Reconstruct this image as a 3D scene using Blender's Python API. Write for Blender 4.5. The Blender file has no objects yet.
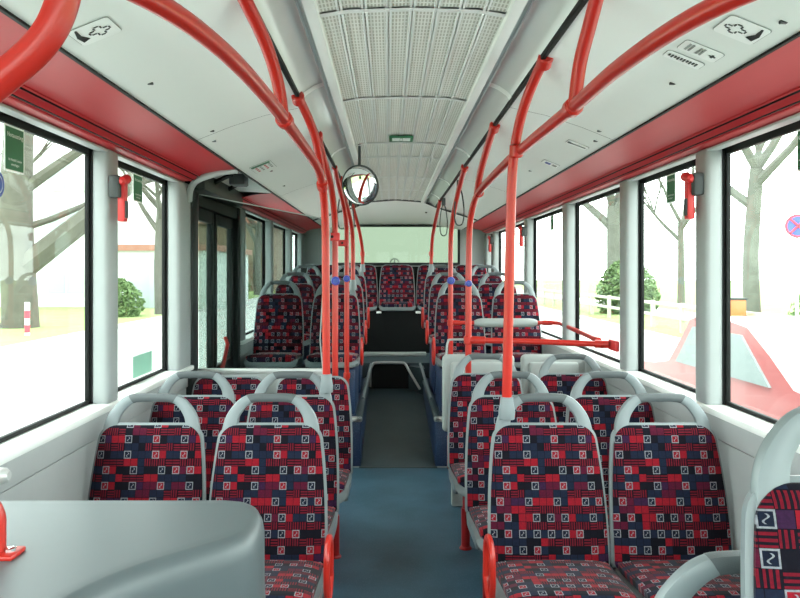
import bpy, bmesh, math, random
from mathutils import Vector, Matrix
random.seed(7)
S = bpy.context.scene
COL = S.collection
# ------------------------------------------------------------------ camera, sky, exposure
CX, CZ, F = -0.07, 1.5, 750.0            # camera x / height, focal length in pixels (800 wide)
cam_d = bpy.data.cameras.new('camera'); cam = bpy.data.objects.new('camera', cam_d); COL.objects.link(cam)
cam.location = (CX, 0, CZ); cam.rotation_euler = (math.pi/2, 0, 0)
cam_d.sensor_width = 36; cam_d.lens = 36*F/800
cam_d.shift_x = 11/800; cam_d.shift_y = -27/800
cam_d.clip_start = 0.05; cam_d.clip_end = 500
S.camera = cam
W = bpy.data.worlds.new('sky'); S.world = W; W.use_nodes = True
bg = W.node_tree.nodes['Background']
bg.inputs[0].default_value = (0.93, 1.0, 0.98, 1); bg.inputs[1].default_value = 5.2
S.view_settings.view_transform = 'Standard'; S.view_settings.look = 'None'
S.view_settings.gamma = 1; S.view_settings.use_curve_mapping = False
S.view_settings.exposure = 0.6
# ------------------------------------------------------------------ materials
def new_mat(name):
    m = bpy.data.materials.new(name); m.use_nodes = True
    return m, m.node_tree, m.node_tree.nodes['Principled BSDF']
def plain(name, col, rough=.5, metal=0, noise=.06, scale=18, coat=0, bump=0, bscale=200, spec=.5):
    m, nt, b = new_mat(name)
    tc = nt.nodes.new('ShaderNodeTexCoord'); n = nt.nodes.new('ShaderNodeTexNoise')
    n.inputs['Scale'].default_value = scale; n.inputs['Detail'].default_value = 4
    nt.links.new(tc.outputs['Object'], n.inputs['Vector'])
    mp = nt.nodes.new('ShaderNodeMapRange')
    mp.inputs['To Min'].default_value = 1-noise; mp.inputs['To Max'].default_value = 1+noise
    nt.links.new(n.outputs[0], mp.inputs[0])
    mx = nt.nodes.new('ShaderNodeVectorMath'); mx.operation = 'SCALE'
    mx.inputs[0].default_value = col; nt.links.new(mp.outputs[0], mx.inputs['Scale'])
    nt.links.new(mx.outputs[0], b.inputs['Base Color'])
    b.inputs['Roughness'].default_value = rough; b.inputs['Metallic'].default_value = metal
    b.inputs['Coat Weight'].default_value = coat; b.inputs['Coat Roughness'].default_value = .08
    b.inputs['Specular IOR Level'].default_value = spec
    if bump:
        n2 = nt.nodes.new('ShaderNodeTexNoise'); n2.inputs['Scale'].default_value = bscale
        nt.links.new(tc.outputs['Object'], n2.inputs['Vector'])
        bp = nt.nodes.new('ShaderNodeBump'); bp.inputs['Strength'].default_value = bump; bp.inputs['Distance'].default_value = .002
        nt.links.new(n2.outputs[0], bp.inputs['Height']); nt.links.new(bp.outputs[0], b.inputs['Normal'])
    return m
class NB:
    """tiny expression builder for shader nodes"""
    def __init__(s, nt): s.nt = nt
    def m(s, op, a, b=0.0, c=0.0):
        n = s.nt.nodes.new('ShaderNodeMath'); n.operation = op
        for i, v in enumerate((a, b, c)):
            if isinstance(v, (int, float)): n.inputs[i].default_value = v
            else: s.nt.links.new(v, n.inputs[i])
        return n.outputs[0]
    def mix(s, f, a, b):
        n = s.nt.nodes.new('ShaderNodeMix'); n.data_type = 'RGBA'
        for i, v in ((0, f), (6, a), (7, b)):
            if isinstance(v, (int, float)): n.inputs[i].default_value = v
            elif isinstance(v, tuple): n.inputs[i].default_value = v
            else: s.nt.links.new(v, n.inputs[i])
        return n.outputs[2]
    def rnd(s, a, b):
        c = s.nt.nodes.new('ShaderNodeCombineXYZ')
        for i, v in enumerate((a, b)):
            if isinstance(v, (int, float)): c.inputs[i].default_value = v
            else: s.nt.links.new(v, c.inputs[i])
        w = s.nt.nodes.new('ShaderNodeTexWhiteNoise'); w.noise_dimensions = '2D'
        s.nt.links.new(c.outputs[0], w.inputs['Vector']); return w.outputs['Value']
def fabric(name):
    m, nt, b = new_mat(name); k = NB(nt)
    tc = nt.nodes.new('ShaderNodeTexCoord'); sp = nt.nodes.new('ShaderNodeSeparateXYZ')
    nt.links.new(tc.outputs['UV'], sp.inputs[0])
    u = k.m('ADD', k.m('DIVIDE', sp.outputs[0], .0265), 60.3); v = k.m('ADD', k.m('DIVIDE', sp.outputs[1], .0285), 60.0)
    iu = k.m('FLOOR', u); iv = k.m('FLOOR', v)
    fu = k.m('SUBTRACT', k.m('FRACT', u), .5); fv = k.m('SUBTRACT', k.m('FRACT', v), .5)
    even = k.m('LESS_THAN', k.m('MODULO', iv, 2.0), .5)
    sh = k.m('FLOOR', k.m('MULTIPLY', k.rnd(iv, 3.7), 4.0))
    motif = k.m('MULTIPLY', even, k.m('LESS_THAN', k.m('MODULO', k.m('ADD', iu, sh), 4.0), .5))
    motif2 = k.m('MULTIPLY', even, k.m('MULTIPLY', k.m('COMPARE', k.m('MODULO', k.m('ADD', iu, sh), 4.0), 2.0, .4), k.m('GREATER_THAN', k.rnd(iu, k.m('ADD', iv, .5)), .78)))
    motif = k.m('MAXIMUM', motif, motif2)
    pr = k.m('FLOOR', k.m('DIVIDE', k.m('ADD', iu, sh), 2.0))
    r1 = k.rnd(pr, iv)
    ramp = nt.nodes.new('ShaderNodeValToRGB'); ramp.color_ramp.interpolation = 'CONSTANT'
    cols = [(0, (.006, .006, .010, 1)), (.28, (.012, .019, .043, 1)), (.56, (.34, .010, .020, 1)), (.75, (.11, .008, .028, 1)), (.88, (.045, .013, .05, 1))]
    e = ramp.color_ramp.elements
    e[0].position, e[0].color = cols[0]; e[1].position, e[1].color = cols[1]
    for p, c in cols[2:]:
        q = e.new(p); q.color = c
    nt.links.new(r1, ramp.inputs[0])
    # hatched cells on the odd rows
    r2 = k.rnd(k.m('FLOOR', k.m('DIVIDE', iu, 3.0)), k.m('ADD', iv, 11.0))
    dirn = k.m('GREATER_THAN', k.rnd(iu, k.m('ADD', iv, 5.0)), .5)
    s1 = k.m('GREATER_THAN', k.m('SINE', k.m('MULTIPLY', u, 18.85)), -.1)
    s2 = k.m('GREATER_THAN', k.m('SINE', k.m('MULTIPLY', v, 18.85)), -.1)
    st = k.m('ADD', k.m('MULTIPLY', s1, dirn), k.m('MULTIPLY', s2, k.m('SUBTRACT', 1.0, dirn)))
    hatch = k.mix(st, (.008, .005, .009, 1), (.20, .007, .018, 1))
    base = k.mix(k.m('MULTIPLY', k.m('SUBTRACT', 1.0, even), k.m('LESS_THAN', r2, .5)), ramp.outputs[0], hatch)
    d = k.m('MAXIMUM', k.m('ABSOLUTE', fu), k.m('ABSOLUTE', fv))
    base = k.mix(k.m('GREATER_THAN', d, .472), base, (.005, .004, .007, 1))
    inner = k.mix(k.m('GREATER_THAN', k.rnd(iu, k.m('ADD', iv, 23.0)), .55), (.009, .014, .03, 1), (.32, .011, .022, 1))
    gl = k.m('MULTIPLY', k.m('LESS_THAN', k.m('ABSOLUTE', k.m('SUBTRACT', fu, k.m('MULTIPLY', k.m('SINE', k.m('MULTIPLY', fv, 11.0)), .15))), .06), k.m('LESS_THAN', k.m('ABSOLUTE', fv), .27))
    white = (.33, .34, .38, 1)
    mc = k.mix(gl, inner, white)
    mc = k.mix(k.m('GREATER_THAN', d, .39), mc, white)
    col = k.mix(motif, base, mc)
    nz = nt.nodes.new('ShaderNodeTexNoise'); nz.inputs['Scale'].default_value = 160; nz.inputs['Detail'].default_value = 3
    nt.links.new(tc.outputs['UV'], nz.inputs['Vector'])
    col = k.mix(k.m('MULTIPLY', nz.outputs[0], .75), col, (.008, .007, .012, 1))
    nt.links.new(col, b.inputs['Base Color'])
    b.inputs['Roughness'].default_value = .85; b.inputs['Sheen Weight'].default_value = .12
    b.inputs['Sheen Roughness'].default_value = .4; b.inputs['Specular IOR Level'].default_value = .06
    n2 = nt.nodes.new('ShaderNodeTexNoise'); n2.inputs['Scale'].default_value = 700
    nt.links.new(tc.outputs['UV'], n2.inputs['Vector'])
    bp = nt.nodes.new('ShaderNodeBump'); bp.inputs['Strength'].default_value = .15; bp.inputs['Distance'].default_value = .001
    nt.links.new(n2.outputs[0], bp.inputs['Height']); nt.links.new(bp.outputs[0], b.inputs['Normal'])
    return m
def thin_glass(name, tint, f0=.02, rough=0.0):
    m = bpy.data.materials.new(name); m.use_nodes = True; nt = m.node_tree; nt.nodes.clear(); k = NB(nt)
    o = nt.nodes.new('ShaderNodeOutputMaterial'); t = nt.nodes.new('ShaderNodeBsdfTransparent'); g = nt.nodes.new('ShaderNodeBsdfGlossy')
    f = nt.nodes.new('ShaderNodeLayerWeight'); x = nt.nodes.new('ShaderNodeMixShader'); f.inputs[0].default_value = .5
    t.inputs[0].default_value = (*tint, 1); g.inputs['Roughness'].default_value = rough
    nt.links.new(k.m('ADD', f0, k.m('MULTIPLY', k.m('POWER', f.outputs['Facing'], 5.0), .45-f0)), x.inputs[0])
    nt.links.new(t.outputs[0], x.inputs[1]); nt.links.new(g.outputs[0], x.inputs[2])
    nt.links.new(x.outputs[0], o.inputs[0]); return m
def perforated(name):
    m, nt, b = new_mat(name); k = NB(nt)
    tc = nt.nodes.new('ShaderNodeTexCoord'); sp = nt.nodes.new('ShaderNodeSeparateXYZ')
    nt.links.new(tc.outputs['Object'], sp.inputs[0])
    x = k.m('FRACT', k.m('ADD', k.m('DIVIDE', sp.outputs[0], .0105), 50.0)); y = k.m('FRACT', k.m('ADD', k.m('DIVIDE', sp.outputs[1], .034), 50.0))
    hole = k.m('MULTIPLY', k.m('LESS_THAN', k.m('ABSOLUTE', k.m('SUBTRACT', x, .5)), .26), k.m('LESS_THAN', k.m('ABSOLUTE', k.m('SUBTRACT', y, .5)), .36))
    nt.links.new(k.mix(hole, (.82, .83, .77, 1), (.52, .51, .44, 1)), b.inputs['Base Color'])
    b.inputs['Roughness'].default_value = .6
    return m
def floor_mat(name, c1, c2, fleck):
    m, nt, b = new_mat(name); k = NB(nt)
    tc = nt.nodes.new('ShaderNodeTexCoord')
    n = nt.nodes.new('ShaderNodeTexNoise'); n.inputs['Scale'].default_value = 3.5; n.inputs['Detail'].default_value = 6
    nt.links.new(tc.outputs['Object'], n.inputs['Vector'])
    r = nt.nodes.new('ShaderNodeMapRange'); r.inputs[1].default_value = .35; r.inputs[2].default_value = .65
    nt.links.new(n.outputs[0], r.inputs[0])
    v = nt.nodes.new('ShaderNodeTexVoronoi'); v.inputs['Scale'].default_value = 110
    nt.links.new(tc.outputs['Object'], v.inputs['Vector'])
    base = k.mix(r.outputs[0], c1, c2)
    fl = k.m('MULTIPLY', k.m('LESS_THAN', v.outputs['Distance'], .28), .55)
    nt.links.new(k.mix(fl, base, fleck), b.inputs['Base Color'])
    b.inputs['Roughness'].default_value = .42; b.inputs['Specular IOR Level'].default_value = .4
    return m
M = {
 'fabric': fabric('seat_fabric'),
 'grey': plain('grey_plastic', (.19, .222, .232), .40, noise=.03),
 'grip': plain('dark_grip', (.075, .088, .093), .55, noise=.05, bump=.3, bscale=500),
 'pillar': plain('pillar_plastic', (.31, .335, .335), .42, noise=.03),
 'pale': plain('pale_grey_panel', (.40, .42, .42), .45, noise=.03),
 'panel': plain('folding_seat_plastic', (.33, .355, .345), .45, noise=.03),
 'red': plain('red_tube', (.46, .022, .014), .30, noise=.03, coat=.15, spec=.35),
 'redband': plain('red_panel', (.43, .013, .020), .48, noise=.03, spec=.35),
 'legred': plain('dark_red_leg', (.30, .012, .014), .4, noise=.03, spec=.3),
 'redplastic': plain('red_plastic', (.62, .03, .03), .4, noise=.03),
 'ceil': plain('ceiling_white', (.83, .86, .83), .5, noise=.015, scale=5),
 'lens': plain('lamp_lens', (.72, .75, .73), .18, noise=.02, scale=6),
 'edge': plain('ceiling_rib', (.84, .86, .83), .4, noise=.01),
 'perf': perforated('perforated_grille'),
 'black': plain('black_rubber', (.006, .007, .007), .6, noise=.1, spec=.2),
 'darkmetal': plain('dark_frame', (.018, .021, .021), .45, noise=.1, spec=.25),
 'darkgrey': plain('dark_grey', (.05, .056, .056), .5, noise=.08, spec=.3),
 'floor': floor_mat('blue_vinyl', (.026, .075, .115, 1), (.045, .11, .16, 1), (.08, .14, .20, 1)),
 'floordark': floor_mat('dark_vinyl', (.025, .045, .052, 1), (.04, .06, .07, 1), (.07, .09, .10, 1)),
 'blue': floor_mat('blue_speckled_cladding', (.014, .03, .075, 1), (.02, .04, .095, 1), (.08, .11, .20, 1)),
 'trim': plain('aluminium_trim', (.55, .57, .56), .35, .4, noise=.05),
 'console': plain('console_grey', (.085, .106, .113), .42, noise=.03),
 'glass': thin_glass('window_glass', (.95, .985, .97)),
 'rearglass': thin_glass('tinted_rear_glass', (.26, .295, .25), .008),
 'partglass': thin_glass('smoked_partition_glass', (.58, .63, .62), 0.0),
 'doorglass': thin_glass('door_glass', (.79, .84, .81)),
 'mirror': plain('mirror_silver', (.9, .92, .92), .02, 1, noise=0),
 'bluebtn': plain('blue_plastic', (.03, .05, .38), .35, noise=.02),
 'green': plain('green_sticker', (.02, .15, .06), .5, noise=.03),
 'greenp': plain('pale_green_sticker', (.25, .5, .38), .5, noise=.05),
 'white': plain('white_print', (.93, .95, .93), .5, noise=.01),
 'ink': plain('black_print', (.02, .022, .02), .6, noise=0),
 'greyink': plain('grey_print', (.3, .32, .30), .6, noise=0),
 'redink': plain('red_print', (.6, .05, .08), .5, noise=0),
 'blueink': plain('blue_print', (.05, .09, .35), .5, noise=0),
 'road': plain('asphalt', (.46, .46, .44), .9, noise=.12, scale=1.5),
 'kerb': plain('kerb_stone', (.42, .42, .40), .9, noise=.1),
 'grass': plain('grass', (.20, .26, .085), .95, noise=.4, scale=1.2),
 'bark': plain('bark', (.085, .082, .065), .95, noise=.35, scale=3),
 'barkpale': plain('pale_bark', (.115, .12, .10), .95, noise=.35, scale=3),
 'leaf': plain('leaf', (.09, .15, .05), .8, noise=.4, scale=2),
 'facade': plain('white_render', (.55, .58, .56), .9, noise=.05, scale=.6),
 'brown': plain('brown_cladding', (.20, .14, .10), .9, noise=.2, scale=1),
 'pane': plain('house_glass', (.30, .36, .36), .3, noise=.1),
 'roof': plain('red_roof_edge', (.30, .14, .10), .8, noise=.1),
 'wood': plain('pale_fence', (.42, .40, .33), .8, noise=.15),
 'carred': plain('car_paint_red', (.50, .13, .13), .3, noise=.02, coat=.4),
 'caror': plain('van_paint_orange', (.42, .13, .03), .4, noise=.02),
 'tyre': plain('tyre', (.03, .03, .03), .8),
 'chrome': plain('chrome', (.7, .7, .7), .15, 1, noise=0),
}
# ------------------------------------------------------------------ mesh helpers
class MB:
    def __init__(s): s.v = []; s.f = []; s.uv = None
    def add(s, vs, fs):
        o = len(s.v); s.v += [tuple(p) for p in vs]; s.f += [tuple(i+o for i in f) for f in fs]; return s
    def box(s, x0, x1, y0, y1, z0, z1, bevel=0, seg=2):
        bm = bmesh.new(); bmesh.ops.create_cube(bm, size=1)
        for v in bm.verts:
            v.co = Vector(((x0+x1)/2+v.co.x*(x1-x0), (y0+y1)/2+v.co.y*(y1-y0), (z0+z1)/2+v.co.z*(z1-z0)))
        if bevel: bmesh.ops.bevel(bm, geom=bm.edges[:], offset=min(bevel, .49*min(abs(x1-x0), abs(y1-y0), abs(z1-z0))), segments=seg, profile=.5, affect='EDGES')
        bm.verts.index_update()
        s.add([v.co[:] for v in bm.verts], [[v.index for v in f.verts] for f in bm.faces]); bm.free(); return s
    def tube(s, pts, r, n=10, closed=False, caps=True):
        pts = [Vector(p) for p in pts]; N = len(pts)
        rs = r if isinstance(r, (list, tuple)) else [r]*N
        prev = None; rings = []
        for i, p in enumerate(pts):
            if closed: t = pts[(i+1) % N]-pts[i-1]
            else: t = pts[min(i+1, N-1)]-pts[max(i-1, 0)]
            t.normalize()
            if prev is None:
                a = Vector((0, 0, 1)) if abs(t.z) < .9 else Vector((1, 0, 0)); nrm = (a-t*a.dot(t)).normalized()
            else:
                nrm = prev-t*prev.dot(t)
                nrm = nrm.normalized() if nrm.length > 1e-6 else t.orthogonal().normalized()
            prev = nrm; bn = t.cross(nrm)
            rings.append([p+(nrm*math.cos(2*math.pi*j/n)+bn*math.sin(2*math.pi*j/n))*rs[i] for j in range(n)])
        vs = [q for rg in rings for q in rg]; fs = []
        for i in range(N if closed else N-1):
            a, b = i*n, ((i+1) % N)*n
            for j in range(n): fs.append((a+j, a+(j+1) % n, b+(j+1) % n, b+j))
        if not closed and caps: fs += [tuple(range(n))[::-1], tuple((N-1)*n+j for j in range(n))]
        return s.add(vs, fs)
    def prism(s, poly, axis, a, b):
        """poly: 2D outline; axis: the extruded axis; (u,v) are the other two in order xyz"""
        n = len(poly)
        def mk(p, w):
            return (w, p[0], p[1]) if axis == 'x' else (p[0], w, p[1]) if axis == 'y' else (p[0], p[1], w)
        vs = [mk(p, a) for p in poly]+[mk(p, b) for p in poly]
        fs = [tuple(range(n))[::-1], tuple(range(n, 2*n))]+[(i, (i+1) % n, n+(i+1) % n, n+i) for i in range(n)]
        return s.add(vs, fs)
    def sheet(s, prof, y0, y1, t=.0, ny=1):
        """profile (x,z) swept along y"""
        n = len(prof); vs = []
        for j in range(ny+1):
            y = y0+(y1-y0)*j/ny; vs += [(p[0], y, p[1]) for p in prof]
        fs = [(j*n+i, j*n+i+1, (j+1)*n+i+1, (j+1)*n+i) for j in range(ny) for i in range(n-1)]
        return s.add(vs, fs)
    def lathe(s, prof, n=20, origin=(0, 0, 0), d=(0, 0, 1)):
        d = Vector(d).normalized(); a = d.orthogonal().normalized(); b = d.cross(a); o = Vector(origin)
        vs = []; m = len(prof)
        for r, h in prof:
            for j in range(n):
                vs.append(o+d*h+(a*math.cos(2*math.pi*j/n)+b*math.sin(2*math.pi*j/n))*r)
        fs = [(i*n+j, i*n+(j+1) % n, (i+1)*n+(j+1) % n, (i+1)*n+j) for i in range(m-1) for j in range(n)]
        fs += [tuple(range(n))[::-1], tuple((m-1)*n+j for j in range(n))]
        return s.add(vs, fs)
    def mesh(s, name, mat, smooth=True, ang=40):
        me = bpy.data.meshes.new(name); me.from_pydata(s.v, [], s.f)
        bm = bmesh.new(); bm.from_mesh(me)
        bmesh.ops.recalc_face_normals(bm, faces=bm.faces[:]); 
        if smooth:
            for f in bm.faces: f.smooth = True
            for e in bm.edges:
                if len(e.link_faces) == 2 and e.calc_face_angle(0) > math.radians(ang): e.smooth = False
        bm.to_mesh(me); bm.free()
        if s.uv:
            l = me.uv_layers.new(name='UVMap')
            for lp in me.loops: l.data[lp.index].uv = s.uv[lp.vertex_index]
        me.materials.append(M[mat]); return me
def link(name, me, parent=None):
    o = bpy.data.objects.new(name, me); COL.objects.link(o)
    if parent is not None:
        o.parent = parent
    return o
def part(name, mb, mat, parent, world=True, smooth=True):
    """mesh part; world=True: mb is in world coordinates, else local to the parent"""
    o = link(name, mb.mesh(name, mat, smooth), parent)
    if world and parent is not None: o.matrix_parent_inverse = WM(parent).inverted()
    return o
def WM(o):
    m = o.matrix_basis.copy()
    if o.parent is not None: m = WM(o.parent) @ o.matrix_parent_inverse @ m
    return m
def tag(o, label, cat, group=None):
    o['label'] = label; o['category'] = cat
    if group: o['group'] = group
    return o
def thing(name, label, cat, loc=(0, 0, 0), rz=0, group=None):
    o = bpy.data.objects.new(name, None); COL.objects.link(o); o.location = loc; o.rotation_euler = (0, 0, rz)
    o.empty_display_size = .1
    return tag(o, label, cat, group)
def struct(name, mb, mat, smooth=True):
    o = link(name, mb.mesh(name, mat, smooth)); o['kind'] = 'structure'; return o
def spline(pts, n=6):
    P = [Vector(p) for p in pts]; out = []
    for i in range(len(P)-1):
        a = P[max(i-1, 0)]; b = P[i]; c = P[i+1]; d = P[min(i+2, len(P)-1)]
        for j in range(n):
            t = j/n
            out.append(.5*((2*b)+(c-a)*t+(2*a-5*b+4*c-d)*t*t+(3*b-a-3*c+d)*t**3))
    out.append(P[-1]); return out
def text_part(name, body, size, mat, parent, origin, ux, uy, lift=.001):
    """flat lettering: origin centre, ux = reading direction, uy = up"""
    cu = bpy.data.curves.new(name, 'FONT'); cu.body = body; cu.size = size; cu.align_x = 'CENTER'; cu.align_y = 'CENTER'
    cu.resolution_u = 2
    ob = bpy.data.objects.new(name, cu); COL.objects.link(ob)
    dg = bpy.context.evaluated_depsgraph_get(); me = bpy.data.meshes.new_from_object(ob.evaluated_get(dg))
    bpy.data.objects.remove(ob); bpy.data.curves.remove(cu)
    ux = Vector(ux).normalized(); uy = Vector(uy).normalized(); n = ux.cross(uy)
    for v in me.vertices: v.co = Vector(origin)+ux*v.co.x+uy*v.co.y+n*lift
    me.materials.clear(); me.materials.append(M[mat]); me.name = name
    o = link(name, me, parent)
    if parent is not None: o.matrix_parent_inverse = WM(parent).inverted()
    return o
# ------------------------------------------------------------------ the shell of the bus
WX = 1.24; GX = 1.275; Y0, Y1 = -1.7, 10.0
SILL, TOP = 0.97, 2.0
floor_mb = MB().box(-1.3, 1.3, Y0, 5.75, -.06, 0)
fl = struct('floor', floor_mb, 'floor', False)
ramp = MB().prism([(5.75, -.06), (8.0, -.06), (8.0, .26), (5.75, 0)], 'x', -.30, .30)
part('ramp', ramp, 'floordark', fl, smooth=False)
part('upper_floor', MB().box(-1.3, 1.3, 8.0, 10.0, -.06, .53), 'floordark', fl, smooth=False)
part('step_riser', MB().box(-.27, .15, 7.985, 8.02, .1, .515), 'black', fl, smooth=False)
part('step_cheek', MB().prism([(.13, 8.0), (.30, 7.72), (.30, 8.0)], 'z', 0, .50), 'floordark', fl, smooth=False)
part('step_edge', MB().tube(spline([(-.272, 7.96, .28), (-.268, 7.96, .44), (-.245, 7.96, .515), (-.19, 7.95, .54), (.05, 7.95, .54), (.10, 7.95, .525), (.135, 7.93, .47), (.19, 7.86, .38), (.25, 7.76, .29)], 5), .014, 8), 'trim', fl)
part('second_step', MB().box(-.36, .36, 8.62, 8.70, .53, .575, .01), 'trim', fl)
part('floor_seam', MB().box(-.30, .30, 5.735, 5.765, -.002, .004, .001), 'darkgrey', fl)
# roof skin above, keeps the sky out
struct('roof', MB().box(-1.32, 1.32, Y0-.05, Y1+.1, 2.36, 2.44), 'ceil', False)
# --- ceiling: perforated panels, lamp covers, side panels
ce = struct('ceiling', MB().box(-.95, .95, Y0, 8.1, 2.315, 2.335), 'ceil', False)
ribs = [Y0, -.4, 0.95, 2.22, 3.34, 4.51, 5.06, 6.14, 7.1, 8.1]
for a, b in zip(ribs[:-1], ribs[1:]):
    prof = [(-.285, 2.262), (-.19, 2.277), (0, 2.283), (.19, 2.277), (.285, 2.262)]
    p = part('ceiling_panel', MB().sheet(prof, a+.012, b-.012), 'perf', ce)
    for i in range(7):
        x = (i-3)*.0715
        zz = 2.283-.0215*(abs(x)/.285)**2-.0015
        for d in (-.0055, .0055):
            part('ridge', MB().box(x+d-.0032, x+d+.0032, a+.012, b-.012, zz-.005, zz+.002), 'edge', p, smooth=False)
    part('cross_rib', MB().sheet([(x, z-.006) for x, z in prof], b-.016, b+.016), 'edge', ce)
for s in (-1, 1):
    part('ceiling_rail', MB().box(min(s*.275, s*.312), max(s*.275, s*.312), Y0, 8.1, 2.243, 2.268, .006), 'edge', ce)
    part('ceiling_rail', MB().tube([(s*.322, Y0, 2.247), (s*.322, 8.1, 2.247)], .008, 8), 'grey', ce)
    lens = [(s*.312, 2.262), (s*.335, 2.268), (s*.375, 2.252), (s*.41, 2.228), (s*.425, 2.207)]
    for a, b in zip([Y0, -.2, 1.45, 3.05, 4.6, 6.1, 7.3], [-.2, 1.45, 3.05, 4.6, 6.1, 7.3, 8.1]):
        q = part('lamp_cover', MB().sheet(lens, a+.004, b-.004), 'lens', ce)
        part('cover_joint', MB().sheet([(x, z-.003) for x, z in lens], b-.03, b+.03), 'edge', q)
    part('strap_track', MB().box(min(s*.424, s*.44), max(s*.424, s*.44), Y0, 8.1, 2.192, 2.21, .002), 'black', ce)
    sp_ = [(s*.44, 2.203), (s*.60, 2.168), (s*.75, 2.118), (s*.89, 2.062)]
    for a, b in zip([Y0, .9, 3.2, 5.6], [.9, 3.2, 5.6, 8.1]):
        part('side_panel', MB().sheet(sp_, a+.002, b-.002), 'ceil', ce)
    part('panel_gap', MB().box(min(s*.889, s*.899), max(s*.889, s*.899), Y0, 9.6, 2.055, 2.066), 'black', ce, smooth=False)
    part('side_panel_back', MB().sheet([(x, z+.012) for x, z in sp_], Y0, 8.1), 'black', ce)
# rear dome panel behind the last ceiling panel
prf = [(-.89, 2.062), (-.44, 2.203), (-.30, 2.262), (0, 2.283), (.30, 2.262), (.44, 2.203), (.89, 2.062)]
vs = [(x, 8.1, z) for x, z in prf]+[(x, 9.97, 2.14 if abs(x) < .5 else 2.06) for x, z in prf]
part('rear_panel', MB().add(vs, [(i, i+1, 8+i, 7+i) for i in range(6)]), 'ceil', ce)
part('rear_panel_edge', MB().tube([(x, 8.1, z-.004) for x, z in prf], .008, 6), 'darkgrey', ce)
part('rear_panel_plug', MB().lathe([(.012, 0), (.012, .012)], 12, (.36, 8.7, 2.195), (0, 0, -1)), 'black', ce)
# --- red cove panels above the windows
COVE = [(.90, 2.062), (.99, 2.056), (1.075, 2.043), (1.12, 2.028), (1.132, 2.012), (1.140, 2.006), (1.146, 2.010), (1.150, 2.004), (1.175, 1.999), (1.24, 1.993)]
tn = 1
for s, spans in ((-1, [(Y0, 4.12), (5.35, 9.6)]), (1, [(Y0, 9.6)])):
    for a, b in spans:
        o = struct('trim_%d' % tn, MB().sheet([(s*x, z) for x, z in COVE], a, b), 'redband'); tn += 1
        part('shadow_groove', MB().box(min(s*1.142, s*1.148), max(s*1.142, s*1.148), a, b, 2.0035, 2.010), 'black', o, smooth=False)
        for bxx, bz in ((1.112, 2.0305), (1.158, 2.0025)): part('bead', MB().tube([(s*bxx, a, bz), (s*bxx, b, bz)], .0055, 6), 'redband', o)
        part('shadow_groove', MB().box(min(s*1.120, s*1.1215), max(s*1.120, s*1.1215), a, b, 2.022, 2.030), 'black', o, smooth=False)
        part('grey_strip', MB().box(min(s*1.20, s*1.245), max(s*1.20, s*1.245), a, b, 1.984, 1.995, .004), 'pale', o)
# --- side walls
win_no = [0]
def side_wall(s, windows, pillars, lower, name):
    def bx(x0, x1, *r, **k): return MB().box(min(s*x0, s*x1), max(s*x0, s*x1), *r, **k)
    w = struct(name, bx(1.29, 1.32, Y0, Y1, 2.0, 2.4), 'pale', False)
    part('header', bx(1.235, 1.30, Y0, Y1, 1.998, 2.06), 'pale', w, smooth=False)
    for a, b in lower:
        part('lower_panel', bx(1.225, 1.30, a, b, 0, SILL-.13), 'pale', w, smooth=False)
        part('upper_panel', bx(1.215, 1.30, a, b, SILL-.124, SILL-.012, bevel=.004), 'pale', w)
        part('sill', bx(1.185, 1.30, a, b, SILL-.03, SILL, bevel=.010), 'edge', w)
    for a, b in pillars:
        part('pillar', bx(1.195, 1.268, a, b, SILL-.01, 2.0, bevel=.02, seg=3), 'pillar', w)
        part('mullion', bx(1.262, 1.286, a, b, SILL, 2.0), 'black', w, smooth=False)
    for a, b in windows:
        win_no[0] += 1
        fr = MB()
        for r in ((a, b, SILL, SILL+.016), (a, b, TOP-.032, TOP), (a, a+.012, SILL, TOP), (b-.012, b, SILL, TOP)):
            fr.box(min(s*1.270, s*1.288), max(s*1.270, s*1.288), *r, bevel=.003)
        f = struct('window_%d' % win_no[0], fr, 'black')
        part('pane', bx(1.276, 1.280, a+.01, b-.01, SILL+.01, TOP-.01), 'glass', f, smooth=False)
side_wall(1, [(-1.55, .6), (.72, 2.99), (3.11, 4.0), (4.13, 5.35), (5.5, 6.9), (7.05, 8.1), (8.14, 9.07), (9.2, 9.75)],
          [(-1.7, -1.55), (.6, .72), (2.99, 3.11), (4.0, 4.13), (5.35, 5.5), (6.9, 7.05), (8.1, 8.14), (9.07, 9.2), (9.75, 10.0)], [(Y0, Y1)], 'wall_right')
side_wall(-1, [(-1.55, .6), (.72, 3.01), (3.13, 4.03), (5.9, 7.2), (7.32, 8.6), (8.72, 9.7)],
          [(-1.7, -1.55), (.6, .72), (3.01, 3.13), (4.03, 4.27), (5.76, 5.9), (7.2, 7.32), (8.6, 8.72), (9.7, 10.0)], [(Y0, 4.3), (5.75, Y1)], 'wall_left')
# --- rear wall with its wide window, front end with the windscreen
rw = struct('wall_back', MB().box(-1.32, 1.32, 10.0, 10.06, .4, 1.585), 'pale', False)
part('rear_wall_top', MB().box(-1.32, 1.32, 10.0, 10.06, 2.13, 2.45), 'ceil', rw, smooth=False)
for a, b in ((-1.32, -.80), (.875, 1.32)):
    part('rear_wall_side', MB().box(a, b, 9.985, 10.06, 1.585, 2.13), 'pale', rw, smooth=False)
f = MB()
for x0, x1, z0, z1 in ((-.80, .875, 1.585, 1.625), (-.80, .875, 2.10, 2.13), (-.80, -.77, 1.585, 2.13), (.845, .875, 1.585, 2.13)):
    f.box(x0, x1, 9.96, 10.02, z0, z1, bevel=.005)
win_no[0] += 1
f = struct('window_%d' % win_no[0], f, 'darkmetal'); part('pane', MB().box(-.79, .865, 10.01, 10.016, 1.60, 2.12), 'rearglass', f, smooth=False)
fw = struct('wall_front', MB().box(-1.32, 1.32, Y0-.06, Y0, -.06, .80), 'darkgrey', False)
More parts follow.
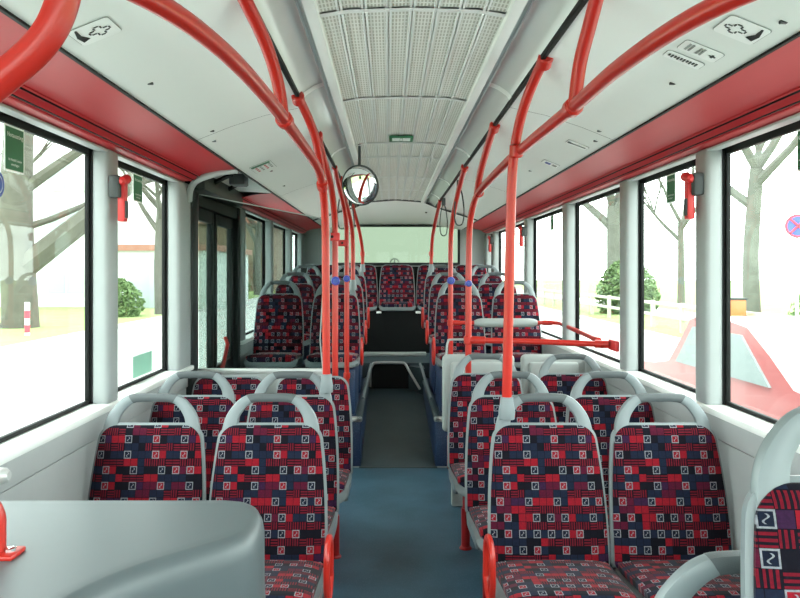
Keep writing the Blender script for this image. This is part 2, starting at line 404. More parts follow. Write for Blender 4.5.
part('front_header', MB().box(-1.32, 1.32, Y0-.06, Y0, 2.08, 2.45), 'darkgrey', fw, smooth=False)
win_no[0] += 1
f = MB()
for x0, x1 in ((-1.32, -1.24), (-.05, .05), (1.24, 1.32)): f.box(x0, x1, Y0-.05, Y0, .80, 2.08, bevel=.006)
f = struct('window_%d' % win_no[0], f, 'black'); part('pane', MB().box(-1.25, 1.25, Y0-.03, Y0-.024, .80, 2.08), 'glass', f, smooth=False)
# --- door in the left wall: portal, two glazed leaves, the mechanism above
dr = struct('door_1', MB().box(-1.30, -1.19, 4.27, 4.42, 0, 2.02, .015).box(-1.30, -1.21, 5.68, 5.76, 0, 2.02, .01).box(-1.30, -1.22, 4.27, 5.76, 1.90, 2.0, .01), 'darkmetal')
for a, b in ((4.43, 5.05), (5.07, 5.67)):
    l = MB()
    for r in ((a, a+.07, .02, 1.90), (b-.07, b, .02, 1.90), (a, b, .02, .14), (a, b, 1.82, 1.90), (a, b, .78, .86)): l.box(-1.285, -1.245, *r, bevel=.01)
    lf = part('door_leaf', l, 'darkmetal', dr)
    part('door_glass', MB().box(-1.268, -1.262, a+.05, b-.05, .1, 1.86), 'doorglass', lf, smooth=False)
part('grab_bar', MB().tube([(-1.215, 5.05, .80), (-1.20, 5.08, .84), (-1.19, 5.2, 1.0), (-1.215, 5.24, 1.04)], .014, 8), 'red', dr)
mech = part('mechanism_tray', MB().add([(-.90, 4.12, 2.062), (-.90, 5.35, 2.062), (-1.05, 5.2, 2.16), (-1.05, 4.3, 2.16), (-1.24, 4.12, 2.08), (-1.24, 5.35, 2.08)],
    [(0, 1, 2, 3), (3, 2, 5, 4), (0, 3, 4), (1, 5, 2)]), 'ceil', dr, smooth=False)
part('portal_trim', MB().tube(spline([(-.90, 4.12, 2.06), (-1.0, 4.12, 2.045), (-1.12, 4.14, 2.01), (-1.175, 4.18, 1.965), (-1.195, 4.22, 1.90)], 5), .018, 8), 'pale', dr)
part('mechanism_arm', MB().tube([(-1.0, 4.42, 2.075), (-1.2, 4.60, 2.02)], .015, 6), 'black', mech)
part('mechanism_arm', MB().tube([(-1.0, 4.80, 2.08), (-1.2, 5.0, 2.02)], .015, 6), 'black', mech)
part('drive_box', MB().box(-1.08, -.98, 4.72, 4.86, 2.05, 2.12, .01), 'darkgrey', mech)
part('drive_beam', MB().box(-1.25, -1.12, 4.28, 5.4, 1.97, 2.07, .01), 'darkmetal', mech)
# --- podiums over the rear axle
for s, nm in ((-1, 'left'), (1, 'right')):
    def bx(x0, x1, *r, **k): return MB().box(min(s*x0, s*x1), max(s*x0, s*x1), *r, **k)
    p = part('podium', bx(.285, 1.225, 5.78, 8.0, 0, .37, bevel=.01), 'blue', fl)
    part('podium_edge', bx(.275, .33, 5.765, 7.98, .345, .385, bevel=.014, seg=3), 'floordark', p)
    part('podium_nose', bx(.275, 1.22, 5.765, 5.81, .345, .385, bevel=.014, seg=3), 'trim', p)
    part('seat_box', bx(.335, 1.22, 5.93, 6.55, .37, .735, bevel=.02), 'blue', p)
    part('seat_box', bx(.335, 1.22, 6.95, 7.5, .37, .80, bevel=.02), 'blue', p)
    part('kick_strip', MB().tube(spline([(s*.30, 6.6, .385), (s*.285, 7.2, .44), (s*.27, 7.7, .50), (s*.26, 8.0, .52)], 4), .014, 8), 'grey', p)
part('under_bench_shade', MB().box(-1.2, 1.2, 8.98, 9.4, .53, 1.03), 'black', fl, smooth=False)  # black block stands in for the shaded open space below the bench seats
part('bench_gap_shade', MB().box(-1.19, 1.19, 9.50, 9.56, .53, 1.57, .01), 'black', fl)  # black sheet added so the gaps between bench seats read as dark
part('front_podium', MB().box(.36, 1.225, .2, 1.22, 0, .28, .02), 'blue', fl)
# ------------------------------------------------------------------ seats
def slab(path, halfw, thick, bulge, corner_top, corner_bot, nx=12, sharp=5.0, edge=.010):
    """padded slab along a (y,z) path; outline with rounded corners; uv in metres"""
    P = spline([(0, y, z) for y, z in path], 6)
    L = [0]
    for a, b in zip(P[:-1], P[1:]): L.append(L[-1]+(b-a).length)
    T = L[-1]
    ts = sorted(set([round(x, 5) for x in [T*i/14 for i in range(15)] + [corner_bot*(1-math.cos(a*math.pi/12)) for a in range(7)] + [T-corner_top*(1-math.cos(a*math.pi/12)) for a in range(7)]]))
    def at(l):
        for i in range(len(L)-1):
            if l <= L[i+1]+1e-9 or i == len(L)-2:
                q = (l-L[i])/(L[i+1]-L[i]); p = P[i].lerp(P[i+1], q); t = (P[i+1]-P[i]).normalized(); break
        n = Vector((0, -t.z, t.y))            # faces -y / up
        return p, n
    mb = MB(); mb.uv = []
    front = []; back = []
    for l in ts:
        p, n = at(l); w = halfw(l/T)
        if l < corner_bot: w -= corner_bot-math.sqrt(max(0, corner_bot**2-(corner_bot-l)**2))
        if l > T-corner_top: w -= corner_top-math.sqrt(max(0, corner_top**2-(corner_top-(T-l))**2))
        e = min(1, min(l, T-l)/.03); ee = .35+.65*math.sin(e*math.pi/2)
        fr = []; bk = []
        for i in range(nx+1):
            s = -1+2*i/nx
            s = math.sin(s*math.pi/2)*.35+s*.65
            h = bulge*(1-abs(s)**sharp)*ee
            q = p+n*h; fr.append(len(mb.v)); mb.v.append((s*w, q.y, q.z)); mb.uv.append((s*w, l))
            q = p-n*thick; bk.append(len(mb.v)); mb.v.append((s*w*.985, q.y, q.z)); mb.uv.append((s*w, l))
        front.append(fr); back.append(bk)
    m = len(ts)
    for j in range(m-1):
        for i in range(nx):
            mb.f.append((front[j][i], front[j][i+1], front[j+1][i+1], front[j+1][i]))
            mb.f.append((back[j][i], back[j+1][i], back[j+1][i+1], back[j][i+1]))
        mb.f.append((front[j][0], front[j+1][0], back[j+1][0], back[j][0]))
        mb.f.append((front[j][nx], back[j][nx], back[j+1][nx], front[j+1][nx]))
    for i in range(nx):
        mb.f.append((front[0][i], back[0][i], back[0][i+1], front[0][i+1]))
        mb.f.append((front[-1][i], front[-1][i+1], back[-1][i+1], back[-1][i]))
    return mb
BACK = [(-.075, .40), (-.068, .46), (-.045, .58), (-.01, .73), (.03, .912)]
SEAT = [(-.475, .405), (-.465, .432), (-.43, .447), (-.28, .437), (-.13, .425), (-.07, .425)]
def bw(t): return .228-.034*t**2.6
back_c = slab(BACK, lambda t: bw(t)-.010, .02, .020, .055, .02)
seat_c = slab(SEAT, lambda t: .205+.008*t, .03, .018, .02, .05, sharp=6)
BACKS = [(y+.012, z) for y, z in BACK[:-1]]+[(.044, .919)]
BACKS[0] = (-.06, .385)
back_s = slab(BACKS, lambda t: bw(t), .022, .012, .06, .03)
seat_s = slab([(-.485, .365), (-.475, .398), (-.43, .418), (-.28, .41), (-.13, .40), (-.05, .40)], lambda t: .224, .05, .008, .03, .06)
# grab handle on top of the backrest: ring sections between an outer and an inner arch
HO = [(-.192, .845), (-.188, .890), (-.181, .925), (-.165, .960), (-.135, .997), (-.105, 1.018), (-.070, 1.026), (0, 1.028), (.070, 1.026), (.105, 1.018), (.135, .997), (.165, .960), (.181, .925), (.188, .890), (.192, .845)]
HI = [(-.130, .845), (-.129, .890), (-.126, .925), (-.116, .950), (-.098, .974), (-.080, .988), (-.060, .994), (0, .995), (.060, .994), (.080, .988), (.098, .974), (.116, .950), (.126, .925), (.129, .890), (.130, .845)]
def loop_part(i0, i1, grow, th):
    o = spline([(x, 0, z) for x, z in HO], 3); q = spline([(x, 0, z) for x, z in HI], 3)
    mb = MB(); n = 10; N = 0; vs = []
    for a, b in list(zip(o, q))[i0:i1]:
        c = (a+b)/2; w = (a-b)/2*grow; yy = .046+(c.z-.9)*.22
        for j in range(n):
            an = 2*math.pi*j/n; cs, sn = math.cos(an), math.sin(an)
            cs = math.copysign(abs(cs)**.65, cs); sn = math.copysign(abs(sn)**.65, sn)
            vs.append((c.x+w.x*cs, yy+th*sn, c.z+w.z*cs))
        N += 1
    fs = [(k*n+j, k*n+(j+1) % n, (k+1)*n+(j+1) % n, (k+1)*n+j) for k in range(N-1) for j in range(n)]
    fs += [tuple(range(n))[::-1], tuple((N-1)*n+j for j in range(n))]
    return mb.add(vs, fs)
tot = len(spline([(x, 0, z) for x, z in HO], 3))
handle_m = loop_part(0, tot, 1, .017); grip_m = loop_part(16, tot-16, 1.05, .0185)
yoke = MB().box(-.165, .165, .034, .062, .85, .908, .012)
leg_m = MB().tube([(-.14, -.20, .0), (-.14, -.20, .22)], .024, 12).tube([(-.14, -.20, .22), (-.14, -.20, .41)], .017, 10)
leg_m.lathe([(.034, 0), (.034, .006), (.026, .014)], 14, (-.14, -.20, 0))
beam_m = MB().box(-.20, .20, -.26, -.18, .345, .385, .008)
def arm_pts(x):
    pts = [(x, -.14, .40), (x, -.14, .50), (x, -.17, .55), (x, -.23, .567), (x, -.29, .545), (x, -.31, .49), (x, -.305, .42), (x, -.28, .37), (x, -.20, .36)]
    return spline(pts+[pts[0]], 4)[:-1]
armL = MB().tube(arm_pts(-.245), .0115, 8, closed=True); armR = MB().tube(arm_pts(.245), .0115, 8, closed=True)
latch = MB().box(-.236, -.215, -.30, -.16, .36, .42, .006)
def rear_back(): return slab([(-.06, .45), (-.045, .55), (-.01, .73), (.03, .93)], lambda t: .212-.004*t, .02, .02, .04, .02)
PM = {'back': back_c.mesh('back_cushion', 'fabric'), 'seat': seat_c.mesh('seat_cushion', 'fabric'), 'bshell': back_s.mesh('back_shell', 'grey'),
      'sshell': seat_s.mesh('seat_shell', 'grey'), 'handle': handle_m.mesh('grab_handle', 'grey'), 'grip': grip_m.mesh('handle_grip', 'grip'),
      'yoke': yoke.mesh('handle_base', 'grey'), 'leg': leg_m.mesh('leg', 'legred'), 'beam': beam_m.mesh('beam', 'darkgrey'),
      'armL': armL.mesh('armrest_loop', 'red'), 'armR': armR.mesh('armrest_loop', 'red'), 'rback': rear_back().mesh('back_cushion', 'fabric')}
legs_cache = {}
def seat(label, x, y, raise_=0, rz=0, handle=True, arm=None, leg=1, legz=0.0, group='patterned passenger seats', rear=False, wid=1.0):
    t = thing('passenger_seat', label, 'seat', (x, y, raise_), rz, group)
    t.scale = (wid, 1, 1)
    bs = link('back_shell', PM['bshell'], t); link('back_cushion', PM['back'], t)
    ss = link('seat_shell', PM['sshell'], t); link('seat_cushion', PM['seat'], t)
    if handle:
        h = link('grab_handle', PM['handle'], t); link('handle_grip', PM['grip'], h); link('handle_base', PM['yoke'], h)
    if arm: link('armrest_loop', PM['arm'+arm], t)
    if leg:
        lg = link('leg', PM['leg'], t); link('seat_beam', PM['beam'], t)
        if leg == -1: lg.scale = (-1, 1, 1)
    return t
IN, OUT = .526, .985
R1, R2, R3 = 2.85, 3.50, 4.27
P4 = 'rows of patterned seats in the low floor area'
# door side (left wall)
seat('patterned aisle seat with red armrest loop right behind the grey console', -IN, R1, arm='R', leg=-1, group=P4)
seat('patterned window seat half hidden behind the grey console', -OUT, R1, group=P4)
seat('patterned aisle seat carrying a red pole on its handle, next row behind the console', -IN, R2, leg=-1, group=P4)
seat('patterned window seat under the pillar hammer, second row behind the console', -OUT, R2, group=P4)
seat('patterned aisle seat without handle, directly in front of the glass partition', -.495, R3-.12, handle=False, leg=-1, raise_=.0, group=P4)
seat('patterned window seat without handle, directly in front of the glass partition', -.96, R3-.12, handle=False, group=P4)
# pram bay side (right wall)
seat('patterned aisle seat with red armrest loop and red pole rising from its handle', IN, R1, arm='L', group=P4)
seat('patterned window seat beside the aisle seat that carries the front red pole', OUT, R1, group=P4)
seat('patterned aisle seat in the middle row between console end and pram bay', IN-.02, R2, group=P4)
seat('patterned window seat in the middle row ahead of the pram bay', OUT-.015, R2, group=P4)
seat('patterned aisle seat backing onto the grey folding panels of the pram bay', IN-.04, R3, group=P4)
seat('patterned window seat backing onto the grey folding panels of the pram bay', OUT-.01, R3, group=P4)
# back to back pair over the front wheel arch
seat('raised patterned seat on the front wheel arch podium, its handle near the windscreen', .685, 1.13, .262, leg=0, group='back to back seats at the front wheel arch')
seat('low seat facing the rear, back to back with the raised front seat', .56, 1.335, 0, rz=math.pi, group='back to back seats at the front wheel arch')
# raised rear seats
for s, sd, a in ((-1, 'door side', 'R'), (1, 'pram bay side', 'L')):
    for y, rs, nm in ((6.25, .40, 'first raised row'), (7.28, .47, 'second raised row'), (8.2, .55, 'third raised row before the bench')):
        seat('aisle seat with red armrest loop, %s, %s' % (nm, sd), s*(IN-.01), y, rs, leg=0, arm=a, group='raised seats over the rear axle', wid=.93)
        seat('window seat, %s, %s' % (nm, sd), s*OUT, y, rs, leg=0, group='raised seats over the rear axle', wid=.93)
for i, nm in ((-2, 'at the wall on the door side'), (-1, 'second from the door side wall'), (0, 'in the middle, facing the aisle'), (1, 'second from the bay side wall'), (2, 'at the bay side wall')):
    seat('rear bench seat without handle under the rear window, ' + nm, .03+i*.465, 9.42, .675, handle=False, leg=0, group='rear bench seats', wid=1.0)
for x in (-.19, .28):
    tag(part('bench_bracket', MB().box(x-.03, x+.03, 8.94, 8.985, 1.005, 1.03, .004), 'white', None), 'small pale bracket under the rear bench on the %s side of the middle seat' % ('door' if x < 0 else 'pram bay'), 'bracket', 'brackets under the rear bench')
# ------------------------------------------------------------------ grab poles and rails
R = .0185
def clamp(p, d, r=.026, h=.05):
    p = Vector(p); d = Vector(d).normalized()
    return MB().lathe([(r*.8, -h/2), (r, -h/2+.006), (r, h/2-.006), (r*.8, h/2)], 14, p, d)
def pole(label, paths, clamps=(), sockets=(), name='grab_pole', sleeves=(), loc=None, r=R):
    p0 = paths[0][-1]
    t = thing(name, label, 'grab pole' if name == 'grab_pole' else 'handrail', loc or p0)
    for i, p in enumerate(paths): part('tube' if i == 0 else 'branch_tube', MB().tube(p, r, 14), 'red', t)
    for p, d in clamps: part('clamp', clamp(p, d), 'red', t)
    for x, y, z in sockets:
        part('socket', MB().lathe([(.030, -.06), (.032, -.03), (.026, 0), (.024, .025)], 14, (x, y, z), (0, 0, 1)), 'grey', t)
    for x, y, z0, z1 in sleeves: part('sleeve', MB().lathe([(.020, z0), (.026, z0+.01), (.026, z1-.01), (.020, z1)], 14, (x, y, 0), (0, 0, 1)), 'red', t)
    return t
def track_end(s, y): return ((s*.432, y, 2.196), (0, -1, .6))
sm = spline
rail_r = sm([(1.05, .80, 2.00), (.80, .90, 1.97), (.60, 1.06, 1.955), (.48, 1.28, 1.95), (.437, 1.62, 1.95), (.432, 2.05, 1.95), (.415, 2.8, 1.95), (.42, 3.6, 1.95), (.425, 4.12, 1.94), (.42, 4.32, 1.90), (.41, 4.43, 1.80), (.405, 4.46, 1.62), (.402, 4.46, 1.1), (.40, 4.46, 0)], 6)
pole('long red ceiling handrail on the pram bay side, ending in the bay pole', [rail_r,
     sm([(.432, 2.03, 1.95), (.436, 1.99, 2.05), (.445, 1.93, 2.13), (.452, 1.86, 2.205)], 5),
     sm([(.422, 4.20, 1.935), (.422, 4.05, 2.03), (.428, 3.80, 2.13), (.432, 3.57, 2.20)], 5)],
     clamps=[((.432, 2.05, 1.95), (0, 1, 0)), ((.43, 4.17, 1.94), (0, 1, .1)), ((.432, 3.58, 2.19), (0, -1, .4)), ((.40, 4.46, 1.095), (0, 0, 1))], name='overhead_handrail', loc=(.40, 4.46, 0))
pole('red pole curving from the front aisle seat handle up to the ceiling', [sm([(.446, 2.45, 2.205), (.430, 2.56, 2.165), (.410, 2.70, 2.075), (.398, 2.79, 1.96), (.392, 2.83, 1.80), (.388, 2.865, 1.40), (.383, 2.885, 1.01)], 6)],
     clamps=[((.443, 2.47, 2.195), (0, -1, .4)), ((.402, 2.78, 1.95), (0, -.3, 1))], sockets=[(.383, 2.885, .995)])
pole('red floor pole at the rear corner of the pram bay', [sm([(.435, 4.98, 2.20), (.432, 5.2, 2.14), (.42, 5.45, 2.03), (.408, 5.65, 1.88), (.40, 5.72, 1.70), (.40, 5.72, 1.1), (.40, 5.72, 0)], 6)],
     clamps=[((.434, 5.0, 2.195), (0, -1, .4)), ((.40, 5.72, 1.113), (0, 0, 1))], sleeves=[(.40, 5.72, 0, .26)])
pole('red pole on the handle of the third raised aisle seat, pram bay side', [sm([(.432, 7.35, 2.20), (.43, 7.6, 2.14), (.415, 7.95, 2.0), (.40, 8.12, 1.86), (.395, 8.2, 1.72), (.392, 8.22, 1.56)], 6)], clamps=[((.392, 8.22, 1.70), (0, 0, 1))], sockets=[(.392, 8.22, 1.56)])
rail_l = sm([(-1.05, .78, 2.00), (-.80, .88, 1.97), (-.60, 1.03, 1.955), (-.47, 1.22, 1.95), (-.41, 1.50, 1.95), (-.385, 1.9, 1.95), (-.378, 2.3, 1.95), (-.374, 3.0, 1.95), (-.372, 3.28, 1.93), (-.370, 3.42, 1.87), (-.367, 3.50, 1.72), (-.366, 3.52, 1.4), (-.364, 3.53, 1.01)], 6)
pole('long red ceiling handrail on the door side, ending on a seat handle', [rail_l,
     sm([(-.381, 2.20, 1.95), (-.39, 2.17, 2.04), (-.41, 2.07, 2.13), (-.442, 1.88, 2.205)], 5),
     sm([(-.371, 3.36, 1.90), (-.375, 3.30, 2.00), (-.395, 3.18, 2.11), (-.432, 2.98, 2.20)], 5)],
     clamps=[((-.379, 2.22, 1.95), (0, 1, 0)), ((-.432, 2.99, 2.192), (0, -1, .4)), ((-.3705, 3.38, 1.89), (0, 1, -.4))], sockets=[(-.364, 3.53, .995)], name='overhead_handrail', loc=(-.364, 3.53, 1.0))
pole('red floor pole at the free edge of the glass partition', [sm([(-.432, 3.80, 2.20), (-.425, 3.98, 2.13), (-.405, 4.22, 2.02), (-.393, 4.38, 1.88), (-.39, 4.45, 1.70), (-.39, 4.45, 1.1), (-.39, 4.45, 0)], 6)],
     clamps=[((-.432, 3.82, 2.19), (0, -1, .4))])
pole('red floor pole behind the door, with thick lower sleeve', [sm([(-.432, 5.0, 2.20), (-.43, 5.2, 2.14), (-.41, 5.48, 2.02), (-.395, 5.66, 1.88), (-.392, 5.72, 1.70), (-.392, 5.72, 1.0), (-.392, 5.72, 0)], 6)],
     clamps=[((-.392, 5.72, .71), (0, 0, 1))], sleeves=[(-.392, 5.72, .0, .22), (-.392, 5.72, .26, .45)])
pole('short red pole on the handle of the first raised aisle seat, door side', [sm([(-.432, 5.55, 2.20), (-.43, 5.75, 2.13), (-.40, 6.02, 2.0), (-.378, 6.2, 1.86), (-.372, 6.27, 1.7), (-.372, 6.28, 1.41)], 6)], sockets=[(-.372, 6.28, 1.41)])
pole('short red pole on the handle of the third raised aisle seat, door side', [sm([(-.432, 7.35, 2.20), (-.43, 7.6, 2.14), (-.40, 7.95, 2.0), (-.375, 8.12, 1.86), (-.36, 8.2, 1.72), (-.36, 8.22, 1.56)], 6)], clamps=[((-.36, 8.22, 1.70), (0, 0, 1))], sockets=[(-.36, 8.22, 1.56)])
# near red rail of the driver's cab (upper left corner) and stub on the console
t = thing('cab_rail', 'thick red bent rail hanging from the ceiling near the driver cab', 'handrail', (-.47, .95, 2.08))
part('tube', MB().tube(sm([(-.466, .96, 2.18), (-.472, .955, 2.02), (-.476, .95, 1.90), (-.486, .95, 1.835), (-.515, .95, 1.785), (-.58, .945, 1.725), (-.70, .94, 1.625), (-.95, .93, 1.42)], 6), .0205, 18), 'red', t)
t = thing('guard_rail', 'red guard rail post with screwed foot on the grey console', 'handrail', (-.815, 1.45, .95))
part('tube', MB().tube(sm([(-.832, 1.45, .952), (-.832, 1.45, 1.0), (-.834, 1.45, 1.03), (-.85, 1.44, 1.058), (-.91, 1.42, 1.07), (-1.1, 1.38, 1.07)], 5), .020, 14), 'red', t)
part('foot_plate', MB().box(-.89, -.785, 1.42, 1.48, .951, .961, .004), 'red', t)
part('screw', MB().lathe([(.011, 0), (.011, .006), (.006, .008)], 12, (-.802, 1.45, .961)), 'chrome', t)
# pram bay rails
t = thing('bay_rail', 'straight red bar across the pram bay, aisle pole to window pillar', 'handrail', (.40, 4.46, 1.095))
part('tube', MB().tube([(.42, 4.455, 1.095), (.80, 4.36, 1.095), (1.17, 4.24, 1.09)], .017, 12), 'red', t)
part('end_sleeve', MB().tube([(1.10, 4.265, 1.091), (1.175, 4.24, 1.09)], .023, 12), 'red', t)
part('wall_plate', MB().box(1.175, 1.197, 4.12, 4.26, 1.06, 1.12, .006), 'redplastic', t)
part('pole_sleeve', MB().tube([(.405, 4.46, 1.095), (.50, 4.435, 1.095)], .024, 12), 'red', t)
t = thing('backrest_rail', 'red bar with grey padded roll across the rear of the pram bay', 'handrail', (.40, 5.72, 1.113))
part('tube', MB().tube(sm([(.42, 5.72, 1.113), (.8, 5.72, 1.113), (1.12, 5.72, 1.113), (1.20, 5.68, 1.113), (1.215, 5.55, 1.11), (1.20, 5.0, 1.10), (1.19, 4.55, 1.09)], 5), .015, 12), 'red', t)
part('padded_roll', MB().tube([(.58, 5.72, 1.113), (.61, 5.72, 1.113), (.64, 5.72, 1.113), (1.0, 5.72, 1.113), (1.03, 5.72, 1.113), (1.06, 5.72, 1.113)], [.018, .030, .034, .034, .030, .018], 14), 'panel', t)
part('pole_sleeve', MB().tube([(.405, 5.72, 1.113), (.47, 5.72, 1.113)], .021, 12), 'red', t)
part('pole_sleeve', MB().tube([(1.10, 5.72, 1.113), (1.17, 5.70, 1.113)], .019, 12), 'red', t)
part('end_sleeve', MB().tube([(1.191, 4.62, 1.09), (1.189, 4.50, 1.09)], .018, 12), 'red', t)
# stop buttons on the poles
def stop_button(x, y, z, r, label):
    t = thing('stop_button', label, 'button', (x, y-.022, z), 0, 'round blue stop buttons on the poles')
    part('housing', MB().lathe([(r*.6, -.02), (r*.95, -.014), (r, -.004), (r*.8, .007)], 16, (x, y-.034, z), (0, -1, 0)), 'bluebtn', t)
    part('band', MB().lathe([(.021, -.012), (.021, .012)], 14, (x, y, z), (0, 0, 1)), 'bluebtn', t)
    part('push_button', MB().lathe([(r*.55, .007), (r*.5, .012), (r*.25, .014)], 14, (x, y-.034, z), (0, -1, 0)), 'blueink', t)
stop_button(-.385, 4.45, 1.447, .027, 'round blue stop button on the partition pole')
stop_button(-.392, 5.72, 1.45, .026, 'round blue stop button on the sleeved floor pole')
stop_button(.40, 5.72, 1.435, .030, 'round blue stop button on the rear corner pole of the pram bay')
stop_button(.402, 4.46, 1.432, .020, 'round blue stop button on the bay pole under the long handrail')
for x, y, z, lb in ((-.405, 4.45, 1.708, 'red clamp box on the partition pole'), (-.425, 5.72, 1.72, 'red clamp box on the sleeved floor pole')):
    t = thing('pole_box', lb, 'clamp box', (x, y, z), 0, 'red boxes on the poles')
    part('housing', MB().box(x-.055, x+.045, y-.032, y-.004, z-.024, z+.024, .006), 'redplastic', t)
    part('button', MB().lathe([(.009, 0), (.009, .006)], 12, (x, y-.032, z), (0, -1, 0)), 'black', t)
# hanging strap loops
def strap(x, y, z, L, label):
    t = thing('hanging_strap', label, 'strap', (x, y, z), 0, 'grey hanging strap loops')
    part('holder', MB().box(x-.018, x+.018, y-.015, y+.015, z-.05, z+.02, .006), 'darkgrey', t)
    part('strap_loop', MB().tube(sm([(x-.004, y, z-.04), (x-.022, y, z-.09), (x-.035, y, z-L*.7), (x-.022, y, z-L), (x+.022, y, z-L), (x+.035, y, z-L*.7), (x+.022, y, z-.09), (x+.004, y, z-.04)], 5), .005, 8), 'darkgrey', t)
strap(.44, 7.0, 2.17, .32, 'grey hanging strap loop near the rear pole, pram bay side')
strap(.44, 5.45, 2.15, .30, 'grey hanging strap loop above the rear of the pram bay')
strap(-.43, 7.0, 2.17, .30, 'grey hanging strap loop near the rear pole, door side')
strap(-.44, 5.9, 2.15, .30, 'grey hanging strap loop above the sleeved floor pole')
# convex mirror
t = thing('convex_mirror', 'round convex mirror with dark rim hanging from the ceiling', 'mirror', (-.246, 4.5, 2.24))
md = Vector((-.42, -.88, -.22)).normalized(); mo = Vector((-.244, 4.5, 2.02))
part('mirror_dome', MB().lathe([(.118*math.sin(a*math.pi/2/12), .022*math.cos(a*math.pi/2/12)) for a in range(1, 13)], 36, mo, md), 'mirror', t)
part('rim', MB().lathe([(.10, -.014), (.122, -.008), (.123, .002), (.118, .006)], 36, mo, md), 'darkgrey', t)
part('bracket', MB().tube([(-.244, 4.52, 2.02), (-.25, 4.56, 2.10), (-.25, 4.57, 2.28)], .009, 8), 'darkgrey', t)
# glass partition by the door
t = thing('glass_partition', 'smoked glass partition with sloping top between seats and door', 'partition', (-.8, 4.40, 0))
gp = [(-1.185, .93), (-.46, .93), (-.475, 1.1), (-.455, 1.45), (-.425, 1.62), (-.415, 1.72), (-.43, 1.79), (-.47, 1.815), (-1.185, 1.955)]
part('glass_pane', MB().prism(gp, 'y', 4.398, 4.404), 'partglass', t, smooth=False)
part('glass_edge', MB().tube([(x, 4.401, z) for x, z in gp[1:]], .0035, 6), 'panel', t)
part('lower_board', MB().box(-1.19, -.44, 4.39, 4.415, .06, .92, .005), 'panel', t)
part('lower_rail', MB().box(-1.19, -.44, 4.385, 4.42, .905, .935, .006), 'trim', t)
part('foot', MB().box(-1.1, -1.04, 4.38, 4.43, 0, .07, .004).box(-.56, -.50, 4.38, 4.43, 0, .07, .004), 'trim', t)
# folding seats in the pram bay (tipped up): grey moulded panels seen over the seat rows
for x0, x1, lb in ((.27, .73, 'grey tipped-up folding seat panel next to the aisle in the pram bay'), (.77, 1.18, 'grey tipped-up folding seat panel next to the window in the pram bay')):
    t = thing('folding_seat', lb, 'folding seat', ((x0+x1)/2, 4.8, 0), 0, 'folding seats in the pram bay')
    part('shell', MB().box(x0, x1, 4.76, 4.82, .48, .975, .03, 3), 'panel', t)
    part('raised_pad', MB().box(x0+.05, x1-.05, 4.735, 4.77, .55, .93, .02, 3), 'panel', t)
    part('pedestal', MB().box(x0+.06, x1-.06, 4.79, 4.85, 0, .5, .01), 'panel', t)
t = thing('bay_hoop', 'thin grey wire hoop standing behind the folding seat panel', 'hoop', (.46, 4.828, .6))
part('hoop', MB().tube(sm([(.30, 4.828, .6), (.30, 4.828, .8), (.30, 4.828, .98), (.31, 4.828, 1.05), (.345, 4.828, 1.065), (.62, 4.828, 1.065), (.655, 4.828, 1.05), (.67, 4.828, .98), (.67, 4.828, .6)], 4), .007, 8), 'panel', t)
# ------------------------------------------------------------------ grey console
outl = [(-1.20, 1.83), (-.95, 1.83), (-.75, 1.83), (-.60, 1.83), (-.52, 1.83), (-.46, 1.83), (-.40, 1.81), (-.365, 1.76), (-.35, 1.68), (-.35, 1.60), (-.365, 1.555), (-.40, 1.51), (-.45, 1.46), (-.515, 1.39), (-.57, 1.30), (-.60, 1.20), (-.62, 1.0), (-.62, .75), (-.72, .75), (-.9, .75), (-1.20, .75)]
oc = [(p.x, p.y) for p in sm([(x, y, 0) for x, y in outl], 3)]
def inset(pts, d):
    n = len(pts); out = []
    for i in range(n):
        a = Vector(pts[i-1]); b = Vector(pts[i]); c = Vector(pts[(i+1) % n])
        t = (c-a).normalized() if (c-a).length else Vector((1, 0)); nn = Vector((t.y, -t.x))
        out.append((b.x+nn.x*d, b.y+nn.y*d))
    return out
rings = [(-.02, 0.0), (-.02, .3), (0, .80), (0, .90), (.004, .925), (.014, .943), (.028, .951), (.034, .952), (.06, .952)]
n = len(oc); vs = []
for d, z in rings: vs += [(x, y, z) for x, y in inset(oc, d)]
fs = [(k*n+i, k*n+(i+1) % n, (k+1)*n+(i+1) % n, (k+1)*n+i) for k in range(len(rings)-1) for i in range(n)]+[tuple((len(rings)-1)*n+i for i in range(n))]
t = thing('console', 'grey moulded plastic console with raised rounded rim in front of seats', 'console', (-.8, 1.3, 0))
kn = thing('wall_knob', 'small metal knob on a short stem at the side wall above the console', 'knob', (-1.2, 1.62, 1.06))
part('stem', MB().tube([(-1.215, 1.62, 1.06), (-.92, 1.62, 1.06)], .007, 8), 'chrome', kn)
part('knob', MB().tube([(-.93, 1.62, 1.06), (-.915, 1.62, 1.06), (-.90, 1.62, 1.06), (-.89, 1.62, 1.06)], [.010, .018, .018, .010], 12), 'trim', kn)
part('body', MB().add(vs, fs), 'console', t)
# ------------------------------------------------------------------ emergency hammers on the pillars
def hammer(s, y, z, label):
    t = thing('emergency_hammer', label, 'hammer', (s*1.195, y, z), 0, 'emergency hammers on the window pillars')
    def bx(x0, x1, *r, **k): return MB().box(min(s*x0, s*x1), max(s*x0, s*x1), *r, **k)
    part('holder', bx(1.155, 1.197, y-.03, y+.03, z+.01, z+.10, bevel=.008), 'darkgrey', t)
    part('head', MB().lathe([(.008, -.045), (.018, -.035), (.02, .03), (.010, .04)], 12, (s*1.15, y+.02, z+.085), (0, 1, .25)), 'redplastic', t)
    part('grip', bx(1.142, 1.172, y+.0, y+.042, z-.085, z+.085, bevel=.006), 'redplastic', t)
    part('ribs', bx(1.138, 1.146, y+.006, y+.036, z-.07, z+.0, bevel=.002), 'darkgrey', t)
for y, a in ((3.0, 'on the pillar between the two seat row windows'),): 
    hammer(-1, y+.04, 1.79, 'red emergency hammer in dark holder on the pillar, door side')
    hammer(1, y+.04, 1.80, 'red emergency hammer in dark holder on the pillar, pram bay side')
